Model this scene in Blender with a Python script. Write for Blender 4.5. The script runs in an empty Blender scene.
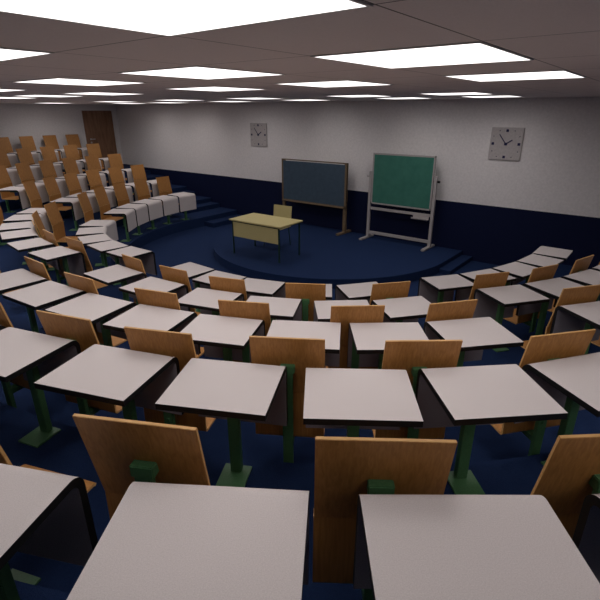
import bpy, bmesh, math
from math import sin, cos, pi, radians
from mathutils import Vector, Matrix

scn = bpy.context.scene
COL = scn.collection

# ------------------------------------------------------------------ materials
def nodes(name):
    m = bpy.data.materials.new(name); m.use_nodes = True
    nt = m.node_tree; b = nt.nodes['Principled BSDF']
    return m, nt, b

def speckled(name, c1, c2, scale=60.0, rough=0.6, spec=0.3, bump=0.0, detail=3.0, stretch=None, metal=0.0):
    m, nt, b = nodes(name)
    tc = nt.nodes.new('ShaderNodeTexCoord'); mp = nt.nodes.new('ShaderNodeMapping')
    nz = nt.nodes.new('ShaderNodeTexNoise'); cr = nt.nodes.new('ShaderNodeValToRGB')
    nt.links.new(tc.outputs['Object'], mp.inputs['Vector']); nt.links.new(mp.outputs['Vector'], nz.inputs['Vector'])
    nz.inputs['Scale'].default_value = scale; nz.inputs['Detail'].default_value = detail
    if stretch: mp.inputs['Scale'].default_value = stretch
    cr.color_ramp.elements[0].position = 0.3; cr.color_ramp.elements[1].position = 0.7
    cr.color_ramp.elements[0].color = (*c1, 1); cr.color_ramp.elements[1].color = (*c2, 1)
    nt.links.new(nz.outputs['Fac'], cr.inputs['Fac']); nt.links.new(cr.outputs['Color'], b.inputs['Base Color'])
    b.inputs['Roughness'].default_value = rough; b.inputs['Specular IOR Level'].default_value = spec
    b.inputs['Metallic'].default_value = metal
    if bump:
        bp = nt.nodes.new('ShaderNodeBump'); bp.inputs['Strength'].default_value = bump; bp.inputs['Distance'].default_value = 0.004
        nt.links.new(nz.outputs['Fac'], bp.inputs['Height']); nt.links.new(bp.outputs['Normal'], b.inputs['Normal'])
    return m

def wood(name, c1, c2, stretch, scale=3.0, rough=0.45, spec=0.35):
    m, nt, b = nodes(name)
    tc = nt.nodes.new('ShaderNodeTexCoord'); mp = nt.nodes.new('ShaderNodeMapping')
    mp.inputs['Scale'].default_value = stretch
    oi = nt.nodes.new('ShaderNodeObjectInfo'); ad = nt.nodes.new('ShaderNodeVectorMath'); ad.operation = 'ADD'
    nt.links.new(tc.outputs['Object'], ad.inputs[0]); nt.links.new(oi.outputs['Random'], ad.inputs[1])
    n1 = nt.nodes.new('ShaderNodeTexNoise'); n1.inputs['Scale'].default_value = scale; n1.inputs['Detail'].default_value = 6
    n1.inputs['Distortion'].default_value = 0.6
    cr = nt.nodes.new('ShaderNodeValToRGB')
    cr.color_ramp.elements[0].position = 0.32; cr.color_ramp.elements[1].position = 0.68
    cr.color_ramp.elements[0].color = (*c1, 1); cr.color_ramp.elements[1].color = (*c2, 1)
    nt.links.new(ad.outputs[0], mp.inputs['Vector']); nt.links.new(mp.outputs['Vector'], n1.inputs['Vector'])
    nt.links.new(n1.outputs['Fac'], cr.inputs['Fac']); nt.links.new(cr.outputs['Color'], b.inputs['Base Color'])
    b.inputs['Roughness'].default_value = rough; b.inputs['Specular IOR Level'].default_value = spec
    return m

M = {}
M['laminate'] = speckled('laminate', (.53, .475, .47), (.635, .575, .57), 260, .55, .3)
M['black'] = speckled('black_edge', (.006, .006, .007), (.011, .011, .012), 80, .5, .25)
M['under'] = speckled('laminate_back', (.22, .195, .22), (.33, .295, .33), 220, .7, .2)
M['ply'] = wood('plywood', (.34, .15, .040), (.46, .215, .062), (28, 28, 1.6))
M['plyedge'] = wood('plywood_edge', (.55, .31, .11), (.66, .39, .16), (4, 4, 60))
M['green'] = speckled('green_steel', (.06, .16, .065), (.08, .195, .085), 90, .45, .4)
M['carpet'] = speckled('blue_carpet', (.009, .020, .064), (.014, .030, .088), 180, .95, .1, .4)
M['navy'] = speckled('navy_paint', (.003, .006, .030), (.004, .008, .038), 60, .7, .15)
M['wall'] = speckled('wall_paint', (.71, .675, .68), (.80, .76, .765), 22, .9, .15, .25, 6)
M['doorwood'] = wood('door_wood', (.20, .10, .055), (.32, .17, .10), (5, 5, .6), 2.5)
M['steel'] = speckled('steel', (.6, .6, .6), (.7, .7, .7), 50, .3, .5, metal=.9)
M['desk_wood'] = speckled('desk_laminate', (.50, .42, .19), (.58, .49, .235), 40, .5, .3, stretch=(1, 8, 8))
M['darkgreen'] = speckled('dark_green_tube', (.01, .03, .022), (.015, .04, .03), 60, .5, .3)
M['slate'] = speckled('slate_board', (.042, .068, .10), (.052, .082, .12), 9, .6, .25, detail=6)
M['greenboard'] = speckled('green_board', (.035, .15, .115), (.05, .185, .14), 5, .6, .25, detail=6)
M['boardwood'] = wood('board_frame_wood', (.14, .095, .055), (.20, .14, .085), (8, 8, 8))
M['aluminium'] = speckled('grey_aluminium', (.36, .33, .33), (.42, .39, .39), 60, .5, .4)
M['clockface'] = speckled('clock_face', (.42, .385, .385), (.50, .46, .46), 40, .6, .3)
M['ink'] = speckled('clock_ink', (.008, .008, .05), (.012, .012, .08), 60, .5, .3)
M['frame'] = speckled('lamp_frame', (.7, .7, .7), (.75, .75, .75), 60, .5, .3)

m, nt, b = nodes('lamp_diffuser')
b.inputs['Base Color'].default_value = (.9, .9, .9, 1)
b.inputs['Emission Color'].default_value = (1.0, .955, .93, 1); b.inputs['Emission Strength'].default_value = 1.0
LAMP_STRENGTH = b.inputs['Emission Strength']
M['lamp'] = m

# ceiling: grey tiles with thin dark joints on the same grid as the lamps
SP, LS, OU, OV = 1.7573, 0.8475, 2.1736, 1.6012
XO = 6.35                                   # room centre line: X = XO - v
m, nt, b = nodes('ceiling_tiles')
tc = nt.nodes.new('ShaderNodeTexCoord')
sx = nt.nodes.new('ShaderNodeSeparateXYZ'); nt.links.new(tc.outputs['Object'], sx.inputs[0])
def line(out, off):
    a = nt.nodes.new('ShaderNodeMath'); a.operation = 'SUBTRACT'; nt.links.new(out, a.inputs[0]); a.inputs[1].default_value = off
    w = nt.nodes.new('ShaderNodeMath'); w.operation = 'PINGPONG'; nt.links.new(a.outputs[0], w.inputs[0]); w.inputs[1].default_value = SP/4
    l = nt.nodes.new('ShaderNodeMath'); l.operation = 'LESS_THAN'; nt.links.new(w.outputs[0], l.inputs[0]); l.inputs[1].default_value = .0035
    return l.outputs[0]
l1 = line(sx.outputs['X'], XO-OV-.016); l2 = line(sx.outputs['Y'], OU-.016)
mx = nt.nodes.new('ShaderNodeMath'); mx.operation = 'MAXIMUM'; nt.links.new(l1, mx.inputs[0]); nt.links.new(l2, mx.inputs[1])
nz = nt.nodes.new('ShaderNodeTexNoise'); nz.inputs['Scale'].default_value = 120; nt.links.new(tc.outputs['Object'], nz.inputs['Vector'])
cr = nt.nodes.new('ShaderNodeValToRGB'); cr.color_ramp.elements[0].color = (.78, .71, .69, 1); cr.color_ramp.elements[1].color = (.90, .82, .80, 1)
nt.links.new(nz.outputs['Fac'], cr.inputs['Fac'])
mc = nt.nodes.new('ShaderNodeMixRGB'); nt.links.new(mx.outputs[0], mc.inputs['Fac']); nt.links.new(cr.outputs['Color'], mc.inputs['Color1'])
mc.inputs['Color2'].default_value = (.12, .105, .10, 1)
nt.links.new(mc.outputs['Color'], b.inputs['Base Color']); b.inputs['Roughness'].default_value = .95
M['ceiling'] = m

# ------------------------------------------------------------------ mesh helpers
class MB:
    """collects shapes of one part, then becomes one mesh object"""
    def __init__(self): self.v = []; self.f = []; self.m = []; self.mats = []
    def mi(self, mat):
        if mat not in self.mats: self.mats.append(mat)
        return self.mats.index(mat)
    def face(self, pts, mat):
        n = len(self.v); self.v += [tuple(p) for p in pts]; self.f.append(list(range(n, n+len(pts)))); self.m.append(self.mi(mat))
    def box(self, x0, x1, y0, y1, z0, z1, mat, mt=None):
        mt = mt or Matrix.Identity(4)
        p = [mt @ Vector(q) for q in ((x0,y0,z0),(x1,y0,z0),(x1,y1,z0),(x0,y1,z0),(x0,y0,z1),(x1,y0,z1),(x1,y1,z1),(x0,y1,z1))]
        n = len(self.v); self.v += [tuple(q) for q in p]; k = self.mi(mat)
        for f in ((0,3,2,1),(4,5,6,7),(0,1,5,4),(1,2,6,5),(2,3,7,6),(3,0,4,7)):
            self.f.append([n+i for i in f]); self.m.append(k)
    def cyl(self, p0, p1, r, mat, seg=12, r1=None):
        p0, p1 = Vector(p0), Vector(p1); d = (p1-p0).normalized(); r1 = r if r1 is None else r1
        a = d.orthogonal().normalized(); c = d.cross(a); n = len(self.v); k = self.mi(mat)
        for P, R in ((p0, r), (p1, r1)):
            for i in range(seg):
                t = 2*pi*i/seg; self.v.append(tuple(P+a*cos(t)*R+c*sin(t)*R))
        for i in range(seg):
            j = (i+1) % seg; self.f.append([n+i, n+j, n+seg+j, n+seg+i]); self.m.append(k)
        self.f.append([n+i for i in range(seg)][::-1]); self.m.append(k)
        self.f.append([n+seg+i for i in range(seg)]); self.m.append(k)
    def profile(self, outer, inner, x0, x1, m_out, m_in, m_edge, close=(True, True)):
        """board whose section (y,z) is the strip between two polylines, extruded in x"""
        for pl, mt in ((outer, m_out), (inner, m_in)):
            for a, b_ in zip(pl, pl[1:]):
                self.face([(x0,*a),(x1,*a),(x1,*b_),(x0,*b_)], mt)
        for x in (x0, x1):
            for i in range(len(outer)-1):
                self.face([(x,*outer[i]),(x,*outer[i+1]),(x,*inner[i+1]),(x,*inner[i])], m_edge)
        for i, c in ((0, close[0]), (-1, close[1])):
            if c: self.face([(x0,*outer[i]),(x1,*outer[i]),(x1,*inner[i]),(x0,*inner[i])], m_edge)
    def build(self, name, parent=None, bevel=0, smooth=False, weld=True):
        me = bpy.data.meshes.new(name); me.from_pydata(self.v, [], self.f)
        for mt in self.mats: me.materials.append(M[mt])
        for p, k in zip(me.polygons, self.m): p.material_index = k
        bm = bmesh.new(); bm.from_mesh(me)
        if weld: bmesh.ops.remove_doubles(bm, verts=bm.verts, dist=1e-5)
        bmesh.ops.recalc_face_normals(bm, faces=bm.faces)
        if bevel:
            es = [e for e in bm.edges if len(e.link_faces) == 2 and e.calc_face_angle(0) > .6]
            bmesh.ops.bevel(bm, geom=es, offset=bevel, segments=2, affect='EDGES', clamp_overlap=True)
        bm.to_mesh(me); bm.free()
        if smooth:
            for p in me.polygons: p.use_smooth = True
            try: me.set_sharp_from_angle(angle=radians(35))
            except Exception: pass
        o = bpy.data.objects.new(name, me); COL.objects.link(o)
        if parent: o.parent = parent
        return o

def empty(name, loc=(0,0,0), rz=0):
    o = bpy.data.objects.new(name, None); COL.objects.link(o); o.location = loc; o.rotation_euler = (0,0,rz)
    o.empty_display_size = .1
    return o
def tag(o, label, cat, group=None):
    o['label'] = label; o['category'] = cat
    if group: o['group'] = group
    return o
def structure(o): o['kind'] = 'structure'; return o
def children(o): return [c for c in bpy.data.objects if c.parent == o]
def copy_tree(o, parent=None):
    c = o.copy(); COL.objects.link(c); c.parent = parent
    for ch in KIDS.get(o.name, []): copy_tree(ch, c)
    return c
KIDS = {}
def remember(o):
    KIDS[o.name] = children(o)
    for c in KIDS[o.name]: remember(c)

# ------------------------------------------------------------------ room dimensions
CAMZ = 3.267
CEIL = CAMZ + .27
YB = 10.9                     # back wall
YR = -3.4                     # wall behind the last row
XW = 11.05                    # side walls
TIER = [CAMZ-(1.908+.272*k) for k in range(5)]      # row 0 (rear, high) ... row 4 (front, low)
STAGE_Z = .197
H = .75                       # desk height

# seating curve, right half (v < XO); row 4 = front row, the others are parallel to it
P_U0, P_V0, RA, RB, RC, PHE, AIS, R0, STEP, PHEND = 4.0874, 5.4399, 4.9114, -1.7032, -3.3661, .9302, 1.3145, 4.60, 1.2457, 1.5705
EXT = [(-.018,-.107,.025), (.094,-.168,-.02), (-.056,-.054,-.012), (-.074,.074,.005), (-.155,.087,.002)]
N_IN = [10,9,8,6,5]; N_OUT = [9,8,7,6,5]
def integ(fr, p0, p1, u, v, n=160):
    ph=[p0+(p1-p0)*i/(n-1) for i in range(n)]; rho=[fr(p) for p in ph]; U=[u]; V=[v]
    for i in range(1,n):
        d=ph[i]-ph[i-1]
        U.append(U[-1]+d*(rho[i]*sin(ph[i])+rho[i-1]*sin(ph[i-1]))/2); V.append(V[-1]-d*(rho[i]*cos(ph[i])+rho[i-1]*cos(ph[i-1]))/2)
    return ph, rho, U, V
SEG_IN = integ(lambda p: max(RA+RB*p+RC*p*p, .3), 0, PHE, P_U0, P_V0)
SEG_OUT = integ(lambda p: R0, PHE, PHEND, SEG_IN[2][-1]+AIS*sin(PHE), SEG_IN[3][-1]-AIS*cos(PHE), 80)
def interp(x, xs, ys):
    if x <= xs[0]: return ys[0]
    for i in range(1,len(xs)):
        if x <= xs[i]:
            t=(x-xs[i-1])/(xs[i]-xs[i-1]); return ys[i-1]+t*(ys[i]-ys[i-1])
    return ys[-1]
def spot(blk, k, j):
    ph,rho,U,V = SEG_IN if blk=='in' else SEG_OUT
    ex = EXT[k]; off = STEP*(4-k)+ex[2]; n=(N_IN if blk=='in' else N_OUT)[k]
    sl=[0]
    for i in range(1,len(ph)): sl.append(sl[-1]+(rho[i]+rho[i-1]+2*off)/2*(ph[i]-ph[i-1]))
    s=sl[-1]*j/(n-1)
    if blk=='in': s+=ex[0]+ex[1]*j/(n-1)
    if s<0 or s>sl[-1]:
        i=0 if s<0 else -1; r=rho[i]+off; ds=s-sl[i]; q=ph[i]
        return U[i]-off*cos(q)+ds*sin(q), V[i]-off*sin(q)-ds*cos(q), q+ds/r
    p=interp(s,sl,ph); return interp(p,ph,U)-off*cos(p), interp(p,ph,V)-off*sin(p), p
# desks whose place was read straight off the photograph: metres from the camera foot (right, ahead) and turn
CY, SY = cos(.91), sin(.91)
FIX = {(0,6):(-.306,.70,-.071),(0,7):(.493,.661,-.004),(1,4):(-1.23,2.197,-.302),(1,5):(-.472,2.03,-.176),(1,6):(.316,1.942,-.039),
 (1,7):(1.076,1.971,.096),(1,8):(1.829,2.098,.283),(2,5):(.007,3.229,-.101),(2,6):(.742,3.199,.02),(2,7):(1.494,3.277,.173),
 (3,1):(-1.941,5.139,-.544),(3,3):(-.369,4.493,-.18),(3,4):(.485,4.395,.052),(3,5):(1.232,4.477,.233),
 (4,0):(-1.873,6.654,-.693),(4,1):(-1.306,6.217,-.553),(4,2):(-.654,5.881,-.325),(4,3):(.12,5.702,-.063),(4,4):(.931,5.727,.264),
 (3,0):(-2.63,5.66,-.663),(3,2):(-1.133,4.738,-.348),(2,4):(-.735,3.335,-.235)}
NUDGE = {(0,5):(-.02,-.03), (1,3):(-.03,.02)}
# small sideways / turning offsets of single chairs against their desks, as seen: turn, along, right
CHAIR_OFF = {(1,5):(0,0,.010),(1,6):(0,0,-.006),(2,5):(0,0,-.018),(2,6):(0,0,-.008),(1,7):(-.04,0,-.045),(2,2):(0,0,.04),(3,1):(0,-.025,.05),(3,0):(0,-.025,.065),(4,0):(0,-.025,.05),(2,3):(0,0,.056),(2,7):(.05,.01,.034),(3,5):(0,0,-.035),(3,4):(-.02,0,-.02),
 (4,1):(.01,0,.07),(4,3):(-.03,-.0,-.015),(4,4):(-.04,0,-.055)}
CHAIR_OFF_OUT = {(4,1):(.02,0,-.045),(4,2):(.01,0,-.07),(4,3):(0,0,-.05)}

# floor edges
def master():
    pts=[(P_U0, XO, 0.0)]
    for sg in (SEG_IN, SEG_OUT):
        n=len(sg[0]); st=6
        pts += [(sg[2][i],sg[3][i],min(sg[0][i],pi/2)) for i in list(range(0,n-1,st))+[n-1]]
    return pts
MASTER = master()
def edge_curve(k, t):
    off = STEP*(4-k)-t; out=[]
    for U,V,p in MASTER: out.append((XO-(V-off*sin(p)), U-off*cos(p)))
    out = [q for q in out if q[1] < YB-.01]; out.append((out[-1][0], YB))
    return [(-x,y) for x,y in out[::-1]][:-1]+out          # left half mirrored, from the left wall side to the right
T_EDGE = .53
def resample(pl, n=240):
    sl=[0]
    for a,b in zip(pl,pl[1:]): sl.append(sl[-1]+math.dist(a,b))
    return [(interp(sl[-1]*i/(n-1),sl,[p[0] for p in pl]), interp(sl[-1]*i/(n-1),sl,[p[1] for p in pl])) for i in range(n)]

# ------------------------------------------------------------------ setting
mb = MB(); mb.box(-XW, XW, YR, YB, -.08, 0, 'carpet'); structure(mb.build('floor'))
for k in range(5):
    zt = TIER[k]; zb = TIER[k+1] if k < 4 else 0.0
    front = edge_curve(k, T_EDGE)
    mb = MB()
    if k > 0:
        off_a, off_b = STEP*(4-k)-T_EDGE, STEP*(4-k+1)-T_EDGE
        back = edge_curve(k-1, T_EDGE)
        ln = min(len(front), len(back))
        if len(front) != len(back): front, back = resample(front), resample(back)
    else:
        # last tier reaches the room's side and rear walls
        back = []
        n = len(front)
        for i,(x,y) in enumerate(front):
            a = front[max(i-1,0)]; c = front[min(i+1,n-1)]
            tx, ty = c[0]-a[0], c[1]-a[1]; L_ = math.hypot(tx,ty); nx, ny = ty/L_, -tx/L_    # outwards, away from the stage
            ts = []
            if nx > 1e-6: ts.append((XW-x)/nx)
            if nx < -1e-6: ts.append((-XW-x)/nx)
            if ny < -1e-6: ts.append((YR-y)/ny)
            ts=[t for t in ts if t>0]; t=min(ts); back.append((x+nx*t, y+ny*t))
        # keep the room corners exact
        for sx_ in (-1, 1):
            i = min(range(n), key=lambda q: math.dist(back[q], (sx_*XW, YR))); back[i] = (sx_*XW, YR)
    for i in range(len(front)-1):
        a,b_,c,d = front[i],front[i+1],back[i+1],back[i]
        mb.face([(*a,zt),(*b_,zt),(*c,zt),(*d,zt)], 'carpet')
        mb.face([(*a,zb-.01),(*b_,zb-.01),(*b_,zt),(*a,zt)], 'carpet')
    # half-height steps in the aisles
    hz = (zt+zb)/2
    xf = front[-1][0]
    for s in (-1, 1):
        xa, xb = sorted((s*xf, s*(xf-.42)))
        mb.box(xa, xb, 9.45, YB, zb-.01, hz, 'carpet')
    yc = P_U0 - (STEP*(4-k)-T_EDGE)
    mb.box(-.36, .36, yc, yc+.36, zb-.01, hz, 'carpet')
    q = PHE; off = STEP*(4-k)-T_EDGE; um = SEG_IN[2][-1]+AIS/2*sin(q)-off*cos(q); vm = SEG_IN[3][-1]-AIS/2*cos(q)-off*sin(q)
    for s in (-1, 1):
        mt = Matrix.Translation((s*(XO-vm), um, 0)) @ Matrix.Rotation(s*q, 4, 'Z')
        mb.box(-.26, .26, 0, .36, zb-.01, hz, 'carpet', mt)
    structure(mb.build('floor', weld=False))

# stage: half-round platform against the back wall
mb = MB(); SC = (-.2, 9.75, 3.0)
arc = [(SC[0]-SC[2]*cos(pi*i/64), SC[1]-SC[2]*sin(pi*i/64)) for i in range(65)]
arc = [(arc[0][0], YB)] + arc + [(arc[-1][0], YB)]
n = len(mb.v)
mb.face([(x,y,STAGE_Z) for x,y in arc], 'carpet')
for a,b_ in zip(arc, arc[1:]): mb.face([(*a,0),(*b_,0),(*b_,STAGE_Z),(*a,STAGE_Z)], 'carpet')
for s in (-1, 1):
    xa, xb = sorted((SC[0]+s*SC[2], SC[0]+s*(SC[2]+.25))); mb.box(xa, xb, 9.5, YB, 0, STAGE_Z/2, 'carpet')
o = mb.build('stage_platform', weld=False); structure(o)

# walls
BAND = CAMZ-1.944
DU0, DU1, DZ0, DZ1 = 9.51, 10.71, TIER[0], CAMZ+.058     # door in the left wall
mb = MB(); mb.box(-XW-.1, XW+.1, YB, YB+.1, BAND, CEIL+.05, 'wall'); mb.box(-XW-.1, XW+.1, YB, YB+.1, -.08, BAND, 'navy'); structure(mb.build('wall_back', weld=False))
mb = MB()
mb.box(-XW-.1, -XW, YR, DU0, -.08, CEIL+.05, 'wall'); mb.box(-XW-.1, -XW, DU1, YB, -.08, CEIL+.05, 'wall')
mb.box(-XW-.1, -XW, DU0, DU1, DZ1, CEIL+.05, 'wall'); mb.box(-XW-.1, -XW, DU0, DU1, -.08, DZ0, 'wall'); structure(mb.build('wall_left', weld=False))
mb = MB(); mb.box(XW, XW+.1, YR, YB, -.08, CEIL+.05, 'wall'); structure(mb.build('wall_right'))
mb = MB(); mb.box(-XW-.1, XW+.1, YR-.1, YR, -.08, CEIL+.05, 'wall'); structure(mb.build('wall_rear'))
mb = MB(); mb.box(-XW-.1, XW+.1, YR-.1, YB+.1, CEIL, CEIL+.05, 'ceiling'); structure(mb.build('ceiling'))

mb = MB(); mb.box(-XW-.09, -XW-.02, DU0+.004, DU1-.004, DZ0+.004, DZ1-.004, 'doorwood'); door = structure(mb.build('door_1', bevel=.003))
mb = MB(); yk = DU0+.2
mb.cyl((-XW-.025, yk, DZ0+.98), (-XW-.008, yk, DZ0+.98), .03, 'steel', 20); mb.cyl((-XW-.01, yk, DZ0+.98), (-XW+.045, yk, DZ0+.98), .011, 'steel')
mb.box(-XW+.03, -XW+.05, yk-.012, yk+.14, DZ0+.97, DZ0+.992, 'steel'); mb.build('door_handle', door, smooth=True)
mb = MB(); mb.cyl((-XW-.025, yk, DZ0+.86), (-XW-.006, yk, DZ0+.86), .028, 'steel', 20); mb.cyl((-XW-.01, yk, DZ0+.86), (-XW+.004, yk, DZ0+.86), .012, 'steel'); mb.build('lock', door, smooth=True)

# ------------------------------------------------------------------ ceiling lights
LAMP_W, SPREAD = 5.8, 155
lamp = empty('ceiling_light')
mb = MB(); h = LS/2
mb.box(-h, h, -h, h, -.004, .0, 'lamp'); mb.build('diffuser', lamp)
mb = MB(); w = .012
for x0,x1,y0,y1 in ((-h-w,h+w,-h-w,-h),(-h-w,h+w,h,h+w),(-h-w,-h,-h,h),(h,h+w,-h,h)): mb.box(x0,x1,y0,y1,-.005,0,'frame')
mb.build('frame', lamp, weld=False)
al = bpy.data.lights.new('tube_light', 'AREA'); al.shape = 'SQUARE'; al.size = LS; al.energy = LAMP_W; al.spread = radians(SPREAD); al.color = (1.0, .955, .93)
al2 = al.copy(); al2.energy = LAMP_W*.55; al3 = al.copy(); al3.energy = LAMP_W*.78
ao = bpy.data.objects.new('tube_light', al); COL.objects.link(ao); ao.parent = lamp; ao.location = (0, 0, -.008)
remember(lamp)
ORD = ['first','second','third','fourth','fifth','sixth','seventh','eighth','ninth','tenth','eleventh','twelfth','thirteenth']
first = True
lamps = []; LAMP_OBJS = []
for i, js in ((-1, (-2.45,-1.45,0,1,2,3.45,4.45,5.45)), (0, (-2.45,-1.45,0,1,2,3.45,4.45,5.45,6.5,7.5,8.5)), (1, (-2.45,0,1,2,3.45,4.45,5.45,6.5,7.5,8.5)),  # largest j here: unseen lamps added to brighten the left wall
              (2.93, (-.45,1,2,3.43,4.83,6.35,8.3)), (3.92, (1,2,3.43,4.85,6.37,7.5))):
    for j in js:
        lamps.append((i, j, XO-(OV+j*SP)+h, OU+i*SP+h))
ri = sorted({l[0] for l in lamps}, reverse=True)
for i in ri:
    rr = sorted([l for l in lamps if l[0]==i], key=lambda l: l[2])
    for q, (_, _, x, y) in enumerate(rr):
        o = lamp if first else copy_tree(lamp); first = False
        o.location = (x, y, CEIL-.0005)
        if i < 0:
            for ch in o.children: 
                if ch.type == 'LIGHT': ch.data = al2
        if i >= 1 and x > -4:
            for ch in o.children:
                if ch.type == 'LIGHT': ch.data = al3
        LAMP_OBJS.append((o, i, x, y))

# ------------------------------------------------------------------ desk prototype (origin: floor under the middle of the near edge; y towards the stage)
DEP, RAD, TH, DROP = .486, .066, .037, .45
def arcpts(cy, cz, r, a0, a1, n): return [(cy+r*cos(a0+(a1-a0)*i/n), cz+r*sin(a0+(a1-a0)*i/n)) for i in range(n+1)]
def make_desk():
    d = empty('lecture_desk')
    ro, ri_ = RAD, RAD-TH+.003
    outer = [(0,H)] + arcpts(DEP, H-ro, ro, pi/2, 0, 8); inner = [(0,H-TH)] + arcpts(DEP, H-ro, ri_, pi/2, 0, 8)
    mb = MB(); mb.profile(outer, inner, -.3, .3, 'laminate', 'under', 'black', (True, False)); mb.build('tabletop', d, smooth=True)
    yo, yi = DEP+ro, DEP+ri_
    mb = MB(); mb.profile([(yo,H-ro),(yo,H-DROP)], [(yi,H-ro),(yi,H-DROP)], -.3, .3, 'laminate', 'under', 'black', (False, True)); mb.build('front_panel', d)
    mb = MB(); mb.box(-.044,.026,.365,.415,.012,H-TH-.012,'green'); leg = mb.build('leg', d, bevel=.003)
    mb = MB(); mb.box(-.099,.081,.225,.435,0,.012,'green')
    mb.build('base_plate', leg)
    mb = MB(); mb.box(-.09,.09,.12,.48,H-TH-.012,H-TH,'green'); mb.box(-.02,.02,.16,.365,H-TH-.06,H-TH-.012,'green'); mb.build('support_bracket', d, weld=False)
    return d
desk = make_desk(); remember(desk)

def make_chair():                           # same origin as its desk; the chair stands at negative y
    c = empty('lecture_chair')
    t = .016
    def board(y0,z0,y1,z1,name,w0=.233,w1=.233):
        mb = MB(); dy, dz = y1-y0, z1-z0; L_ = math.hypot(dy,dz); ny, nz = -dz/L_*t, dy/L_*t
        q = [(y0,z0),(y1,z1)]; r = [(y0+ny,z0+nz),(y1+ny,z1+nz)]
        for pl in (q, r):
            mb.face([(-w0,*pl[0]),(w0,*pl[0]),(w1,*pl[1]),(-w1,*pl[1])], 'ply')
        for (a,b_,s) in ((q,r,-1),(q,r,1)):
            mb.face([(s*w0,*q[0]),(s*w1,*q[1]),(s*w1,*r[1]),(s*w0,*r[0])], 'plyedge')
        mb.face([(-w0,*q[0]),(w0,*q[0]),(w0,*r[0]),(-w0,*r[0])], 'plyedge'); mb.face([(-w1,*q[1]),(w1,*q[1]),(w1,*r[1]),(-w1,*r[1])], 'plyedge')
        return mb.build(name, c, bevel=.002)
    board(-.588, .742, -.679, 1.179, 'backrest')
    # seat: one bent board, upright behind and flat in front, with a rolled front edge
    r = .028
    o_ = [(-.600,.738),(-.610,.372+r)] + arcpts(-.610+r, .372+r, r, pi, 1.5*pi, 6) + [(-.24,.372)] + arcpts(-.24,.345,.027,pi/2,.25*pi,3)
    i_ = [(-.600+t,.738),(-.610+t,.372+r)] + arcpts(-.610+r, .372+r, r-t, pi, 1.5*pi, 6) + [(-.24,.372+t)] + arcpts(-.24,.345,.027+t,pi/2,.25*pi,3)
    mb = MB(); mb.profile(o_, i_, -.235, .235, 'ply', 'ply', 'plyedge'); mb.build('seat', c, smooth=True)
    mb = MB()
    mb.box(-.034,.034,-.688,-.655,.012,.955,'green')
    post = mb.build('post', c, bevel=.003)
    mb = MB(); mb.box(-.09,.09,-.70,-.53,0,.012,'green'); mb.build('base_plate', post)
    mb = MB(); mb.box(-.046,.046,-.690,-.640,.925,.978,'green'); mb.build('back_bracket', c, bevel=.004)
    mb = MB(); mb.box(-.03,.03,-.668,-.36,.33,.371,'green'); mb.box(-.1,.1,-.56,-.34,.36,.372,'green'); mb.build('seat_bracket', c, weld=False)
    mb = MB(); mb.cyl((0,-.696,.50),(0,-.68,.50),.014,'green',10); mb.build('bolt', post)
    return c
chair = make_chair(); remember(chair)

# ------------------------------------------------------------------ camera
F = 466.0; PITCH = .3828
cam = bpy.data.objects.new('camera', bpy.data.cameras.new('camera')); COL.objects.link(cam)
cam.data.sensor_width = 36; cam.data.lens = F/600*36; cam.data.clip_start = .05
cam.location = (XO, 0, CAMZ)
head = math.atan2(SY, -CY)                   # heading of the view in the plan
cam.rotation_euler = (pi/2-PITCH, 0, head-pi/2)
scn.camera = cam
fwv = Vector((cos(head)*cos(PITCH), sin(head)*cos(PITCH), -sin(PITCH))); upv = Vector((cos(head)*sin(PITCH), sin(head)*sin(PITCH), cos(PITCH))); rtv = fwv.cross(upv)
def pix(P):
    d = Vector(P)-Vector(cam.location); z = d.dot(fwv)
    if z < .12: return None
    return 300+F*d.dot(rtv)/z, 300-F*d.dot(upv)/z
def in_view(pts):                            # is some of it inside the picture?
    q = [pix(p) for p in pts]; q = [p for p in q if p]
    if not q: return False
    return min(p[0] for p in q) < 599 and max(p[0] for p in q) > 1 and min(p[1] for p in q) < 599 and max(p[1] for p in q) > 1

for i in ri:
    rr = sorted([l for l in LAMP_OBJS if l[1]==i], key=lambda l: l[2])
    def seen(l): return in_view([(l[2]+a*h, l[3]+b*h, CEIL) for a in (-1,1) for b in (-1,1)])
    h = LS/2; vis = [l for l in rr if seen(l)]; hid = [l for l in rr if not seen(l)]
    for q, l in enumerate(vis): tag(l[0], 'white ceiling light panel, %s from left in the %s row from the board wall' % (ORD[q], ORD[ri.index(i)]), 'ceiling light', 'square ceiling light panels')
    for q, l in enumerate(hid): tag(l[0], 'unseen ceiling light panel assumed outside the picture, %s along the %s row' % (ORD[q], ORD[ri.index(i)]), 'ceiling light', 'square ceiling light panels')
SKIP_DESK = {('out',-1,1,1), ('in',-1,2,7)}
SKIP_CHAIR = {('out',-1,2,0), ('in',-1,3,4), ('in',-1,3,1), ('in',1,2,1), ('out',1,4,4)}       # wholly hidden
BLK = {('out',-1):'block by the door', ('in',-1):'block left of the centre aisle', ('in',1):'block right of the centre aisle', ('out',1):'far right block'}
ROWN = ['rear','fourth','third','second','front']
df, cf = True, True
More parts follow.
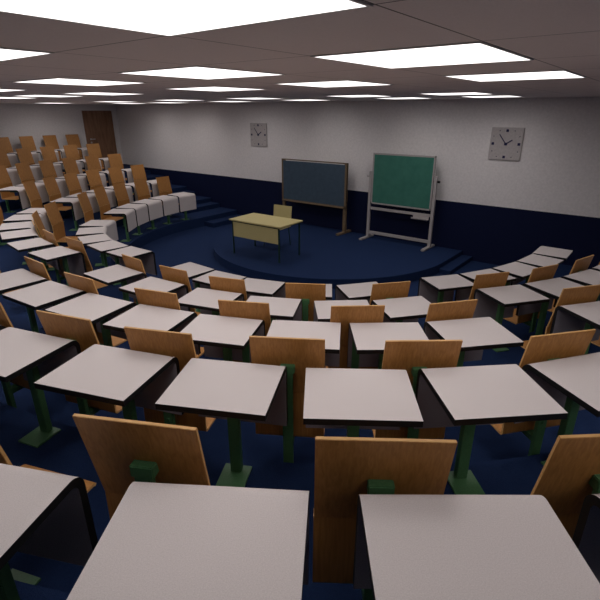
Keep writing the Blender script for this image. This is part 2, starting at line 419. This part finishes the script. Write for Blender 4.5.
for (blk, s), bname in BLK.items():
    for k in range(5):
        n = (N_IN if blk=='in' else N_OUT)[k]
        dl, cl = [], []
        for j in range(n):
            U,V,p = spot(blk,k,j)
            if blk=='in' and (k,j) in FIX and not (s<0 and k<2):
                a,b_,c_ = FIX[(k,j)]; U = a*CY+b_*SY; V = -a*SY+b_*CY; p = c_+pi/2-.91
            if blk=='in' and s==1 and (k,j) in NUDGE:
                a,b_ = NUDGE[(k,j)]; U += a*CY+b_*SY; V += -a*SY+b_*CY
            if blk=='out' and s==1 and k in (2,3): U += .035*sin(p); V -= .035*cos(p)
            x, y, rz = s*(XO-V), U, s*p
            if blk=='in': ct, ca, cr_ = CHAIR_OFF.get((k,j), (0,-.015,.06-.11*j/(n-1)))
            else: ct, ca, cr_ = CHAIR_OFF_OUT.get((k,j), (0,0,-.03)) if s==1 else (0,0,0)
            if s < 0: ct, ca, cr_ = (0, -.02, .03 if j < 2 else 0) if blk=='in' else (0, .08, -.04)
            mt = Matrix.Translation((x,y,TIER[k])) @ Matrix.Rotation(rz,4,'Z')
            dk = [mt @ Vector(q) for q in ((-.3,0,H),(.3,0,H),(.3,.55,H),(-.3,.55,H),(-.3,.55,.3),(.3,.55,.3),(0,.4,0))]
            ck = [mt @ Vector(q) for q in ((-.23,-.68,1.17),(.23,-.68,1.17),(.23,-.63,.74),(-.23,-.63,.74),(.23,-.2,.39),(-.23,-.2,.39),(.23,-.63,.39),(-.23,-.63,.39))]
            order = x if blk=='in' else s*y*0 + (y if s<0 else -y)
            if in_view(dk) and (blk,s,k,j) not in SKIP_DESK: dl.append((x, y, rz, j, pix(mt@Vector((0,.25,H)))))
            if in_view(ck) and (blk,s,k,j) not in SKIP_CHAIR: cl.append((x-ca*sin(rz)+cr_*cos(rz)+.68*(sin(rz)-sin(rz+ct)), y+ca*cos(rz)+cr_*sin(rz)+.68*(cos(rz+ct)-cos(rz)), rz+ct, j, pix(mt@Vector((0,-.65,1.1)))))
        for lst, proto, what in ((dl, desk, 'desk'), (cl, chair, 'chair')):
            # count along the row: rightmost = the seat nearest the right-hand end seen from behind
            lst.sort(key=lambda q: (q[3] if s > 0 else -q[3]))
            m_ = len(lst)
            for i, (x,y,rz,j,_) in enumerate(lst):
                if what=='desk': o = proto if df else copy_tree(proto); df = False
                else: o = proto if cf else copy_tree(proto); cf = False
                o.location = (x, y, TIER[k]); o.rotation_euler = (0,0,rz)
                o['spot'] = '%s %d %d %d' % (blk, s, k, j)
                pos = ORD[i]+' from left' if i < (m_+1)//2 else ('last on the right' if i == m_-1 else ORD[m_-1-i]+' from right')
                if m_ == 1: pos = 'the only one seen'
                lab = ('grey desk %s in the %s row, %s' if what=='desk' else 'plywood chair %s in the %s row, %s') % (pos, ROWN[k], bname)
                tag(o, lab, what, ('desks' if what=='desk' else 'chairs')+' in the '+ROWN[k]+' row of the '+bname)

# ------------------------------------------------------------------ clocks
def make_clock():
    c = empty('wall_clock'); w = .327
    mb = MB(); mb.box(-w,w,-.035,0,-w,w,'clockface'); mb.build('face', c, bevel=.004)
    for a in range(12):
        mb = MB()
        t = a*pi/6; ax, az = sin(t), cos(t); r = .27/max(abs(ax),abs(az)) if a%3 else .265
        if a % 3: r = .27/max(abs(ax),abs(az))*.97
        s = .026 if a % 3==0 else .009
        mb.box(ax*r-s, ax*r+s, -.040, -.034, az*r-s, az*r+s, 'ink'); mb.build('hour_marker', c)
    for name, ang, ln, wd in (('minute_hand', radians(-38), .24, .009), ('hour_hand', radians(57), .15, .011)):
        mb = MB(); mt = Matrix.Rotation(ang, 4, 'Y'); mb.box(-wd, wd, -.047, -.041, -.02, ln, 'ink', mt); mb.build(name, c)
    mb = MB(); mb.box(-.028,.028,-.054,-.034,-.028,.028,'ink'); mb.build('hub', c, bevel=.004)
    return c
ck = make_clock(); remember(ck)
for i, (v, side) in enumerate(((2.935, 'square grey wall clock above the right end of the blue band'), (10.02, 'square grey wall clock left of the grey chalkboard'))):
    o = ck if i == 0 else copy_tree(ck)
    o.location = (XO-v, YB-.001, CAMZ-.62); tag(o, side, 'clock', 'square clocks on the board wall')

# ------------------------------------------------------------------ teacher's table
t = empty('teacher_table', (XO-7.06, 7.81, STAGE_Z), .037)
W2, D2, TH2 = .737, .43, .812
mb = MB(); mb.box(-W2, W2, -D2, D2, TH2-.03, TH2, 'desk_wood'); mb.build('tabletop', t, bevel=.003)
mb = MB(); mb.box(-W2+.075, W2-.075, -D2+.05, -D2+.068, TH2-.40, TH2-.035, 'desk_wood'); mb.build('modesty_panel', t, bevel=.002)
mb = MB()
for (a,b_,c,d) in ((-W2+.05,W2-.05,-D2+.04,-D2+.07),(-W2+.05,W2-.05,D2-.07,D2-.04),(-W2+.05,-W2+.08,-D2+.04,D2-.04),(W2-.08,W2-.05,-D2+.04,D2-.04)): mb.box(a,b_,c,d,TH2-.06,TH2-.03,'darkgreen')
mb.build('frame', t, weld=False)
for sx_ in (-1,1):
    for sy_ in (-1,1):
        mb = MB(); xx, yy = sx_*(W2-.065), sy_*(D2-.055); mb.box(xx-.015,xx+.015,yy-.015,yy+.015,0,TH2-.03,'darkgreen'); mb.build('leg', t, bevel=.003)
tag(t, 'pale wooden table with dark green legs standing on the blue stage', 'table')

# chair behind the table
c = empty('wooden_chair', (XO-7.345, 8.52, STAGE_Z), pi+.09)
mb = MB(); mb.box(-.27,.27,-.235,.235,.47,.488,'desk_wood'); mb.build('seat', c, bevel=.006)
mb = MB(); mt = Matrix.Translation((0,-.235,.60)) @ Matrix.Rotation(radians(7),4,'X'); mb.box(-.265,.265,-.009,.009,0,.355,'desk_wood',mt); mb.build('backrest', c, bevel=.005)
for sx_ in (-1,1):
    mb = MB(); mb.cyl((sx_*.2,-.21,.47),(sx_*.235,-.245,0),.012,'darkgreen'); mb.cyl((sx_*.2,-.235,.46),(sx_*.2,-.30,.9),.012,'darkgreen'); mb.build('leg', c, smooth=True)
    mb = MB(); mb.cyl((sx_*.2,.2,.47),(sx_*.235,.225,0),.012,'darkgreen'); mb.build('leg', c, smooth=True)
mb = MB(); mb.box(-.2,.2,-.21,-.19,.44,.46,'darkgreen'); mb.box(-.2,.2,.19,.21,.44,.46,'darkgreen'); mb.box(-.2,-.18,-.2,.2,.44,.46,'darkgreen'); mb.box(.18,.2,-.2,.2,.44,.46,'darkgreen'); mb.box(-.02,.02,-.2,.2,.455,.47,'darkgreen'); mb.build('seat_frame', c, weld=False)
tag(c, 'pale wooden chair behind the table on the stage', 'chair')

# ------------------------------------------------------------------ chalkboards on stands
Z0 = -STAGE_Z+CAMZ                           # camera height above the stage
def board_thing(name, yb, v0, v1, zt, zb, mat, fm, fr):
    cx = XO-(v0+v1)/2; w = (v0-v1)/2
    g = empty(name, (cx, yb, STAGE_Z)); z1, z0 = CAMZ+zt-STAGE_Z, CAMZ+zb-STAGE_Z
    mb = MB(); mb.box(-w+fr,w-fr,-.022,.01,z0+fr,z1-fr,mat); mb.build('board', g)
    return g, w, z0, z1
g, w, z0, z1 = board_thing('chalkboard', 10.60, 8.88, 6.68, -1.215, -2.39, 'slate', 'boardwood', .05)
mb = MB(); fr = .028
mb.box(-w,w,-.03,.02,z1-fr,z1,'boardwood'); mb.box(-w,w,-.03,.02,z0,z0+fr+.02,'boardwood'); mb.box(-w,-w+fr,-.03,.02,z0,z1,'boardwood'); mb.box(w-fr-.03,w,-.03,.02,z0,z1,'boardwood'); mb.build('frame', g, weld=False)
for s in (-1,1):
    xx = s*(w-.045)
    mb = MB(); mb.box(xx-.045,xx+.045,-.015,.045,.05,z1-.005,'boardwood'); p_ = mb.build('post', g, bevel=.003)
    mb = MB(); mb.box(xx-.05,xx+.05,-.33,.33,0,.05,'boardwood'); mb.build('foot', p_, bevel=.006)
mb = MB(); mb.box(-w+.05,w-.05,-.10,-.03,z0+.01,z0+.028,'boardwood'); mb.build('chalk_ledge', g)
tag(g, 'dark slate-grey chalkboard in a brown wooden frame on a stand', 'chalkboard')

g, w, z0, z1 = board_thing('chalkboard', 10.62, 5.94, 4.33, -.925, -2.165, 'greenboard', 'aluminium', .035)
mb = MB(); fr = .035
mb.box(-w,w,-.03,.02,z1-fr,z1,'aluminium'); mb.box(-w,w,-.03,.02,z0,z0+fr,'aluminium'); mb.box(-w,-w+fr,-.03,.02,z0,z1,'aluminium'); mb.box(w-fr,w,-.03,.02,z0,z1,'aluminium'); mb.build('frame', g, weld=False)
pt = CAMZ-1.37-STAGE_Z
for s in (-1,1):
    xx = s*(w+.05)
    mb = MB(); mb.box(xx-.035,xx+.035,-.03,.03,.05,pt,'aluminium'); p_ = mb.build('post', g, bevel=.004)
    mb = MB(); mb.box(xx-.045,xx+.045,-.38,.26,0,.05,'aluminium'); mb.build('foot', p_, bevel=.01)
    mb = MB(); mb.cyl((s*(w-.02),0,pt-.12),(s*(w+.14),0,pt-.12),.014,'black' if s>0 else 'aluminium'); mb.cyl((s*(w+.10),0,pt-.12),(s*(w+.15),0,pt-.12),.026,'black' if s>0 else 'aluminium'); mb.build('tilt_knob', g, smooth=True)
mb = MB(); mb.box(-w-.03,w+.03,-.025,.025,z0-.15,z0-.09,'aluminium'); mb.build('crossbar', g, bevel=.003)
mb = MB(); mb.box(-w-.03,w+.03,-.025,.025,.12,.19,'aluminium'); mb.build('crossbar', g, bevel=.003)
mb = MB(); mb.box(w-.42,w-.02,-.15,-.02,z0-.225,z0-.21,'aluminium'); mb.box(w-.42,w-.02,-.15,-.14,z0-.225,z0-.18,'aluminium'); mb.box(w-.42,w-.02,-.035,-.025,z0-.225,z0-.12,'aluminium'); mb.build('chalk_tray', g, weld=False)
tag(g, 'green chalkboard in a light grey metal frame on a stand', 'chalkboard')

# ------------------------------------------------------------------ light and colour
w = bpy.data.worlds.new('world'); scn.world = w; w.use_nodes = True
w.node_tree.nodes['Background'].inputs['Color'].default_value = (0,0,0,1); w.node_tree.nodes['Background'].inputs['Strength'].default_value = 0
LAMP_STRENGTH.default_value = 2.2
vs = scn.view_settings
vs.view_transform = 'Standard'; vs.look = 'None'; vs.gamma = 1; vs.use_curve_mapping = False
vs.exposure = 0.0
scn.cycles.max_bounces = 3; scn.cycles.diffuse_bounces = 2
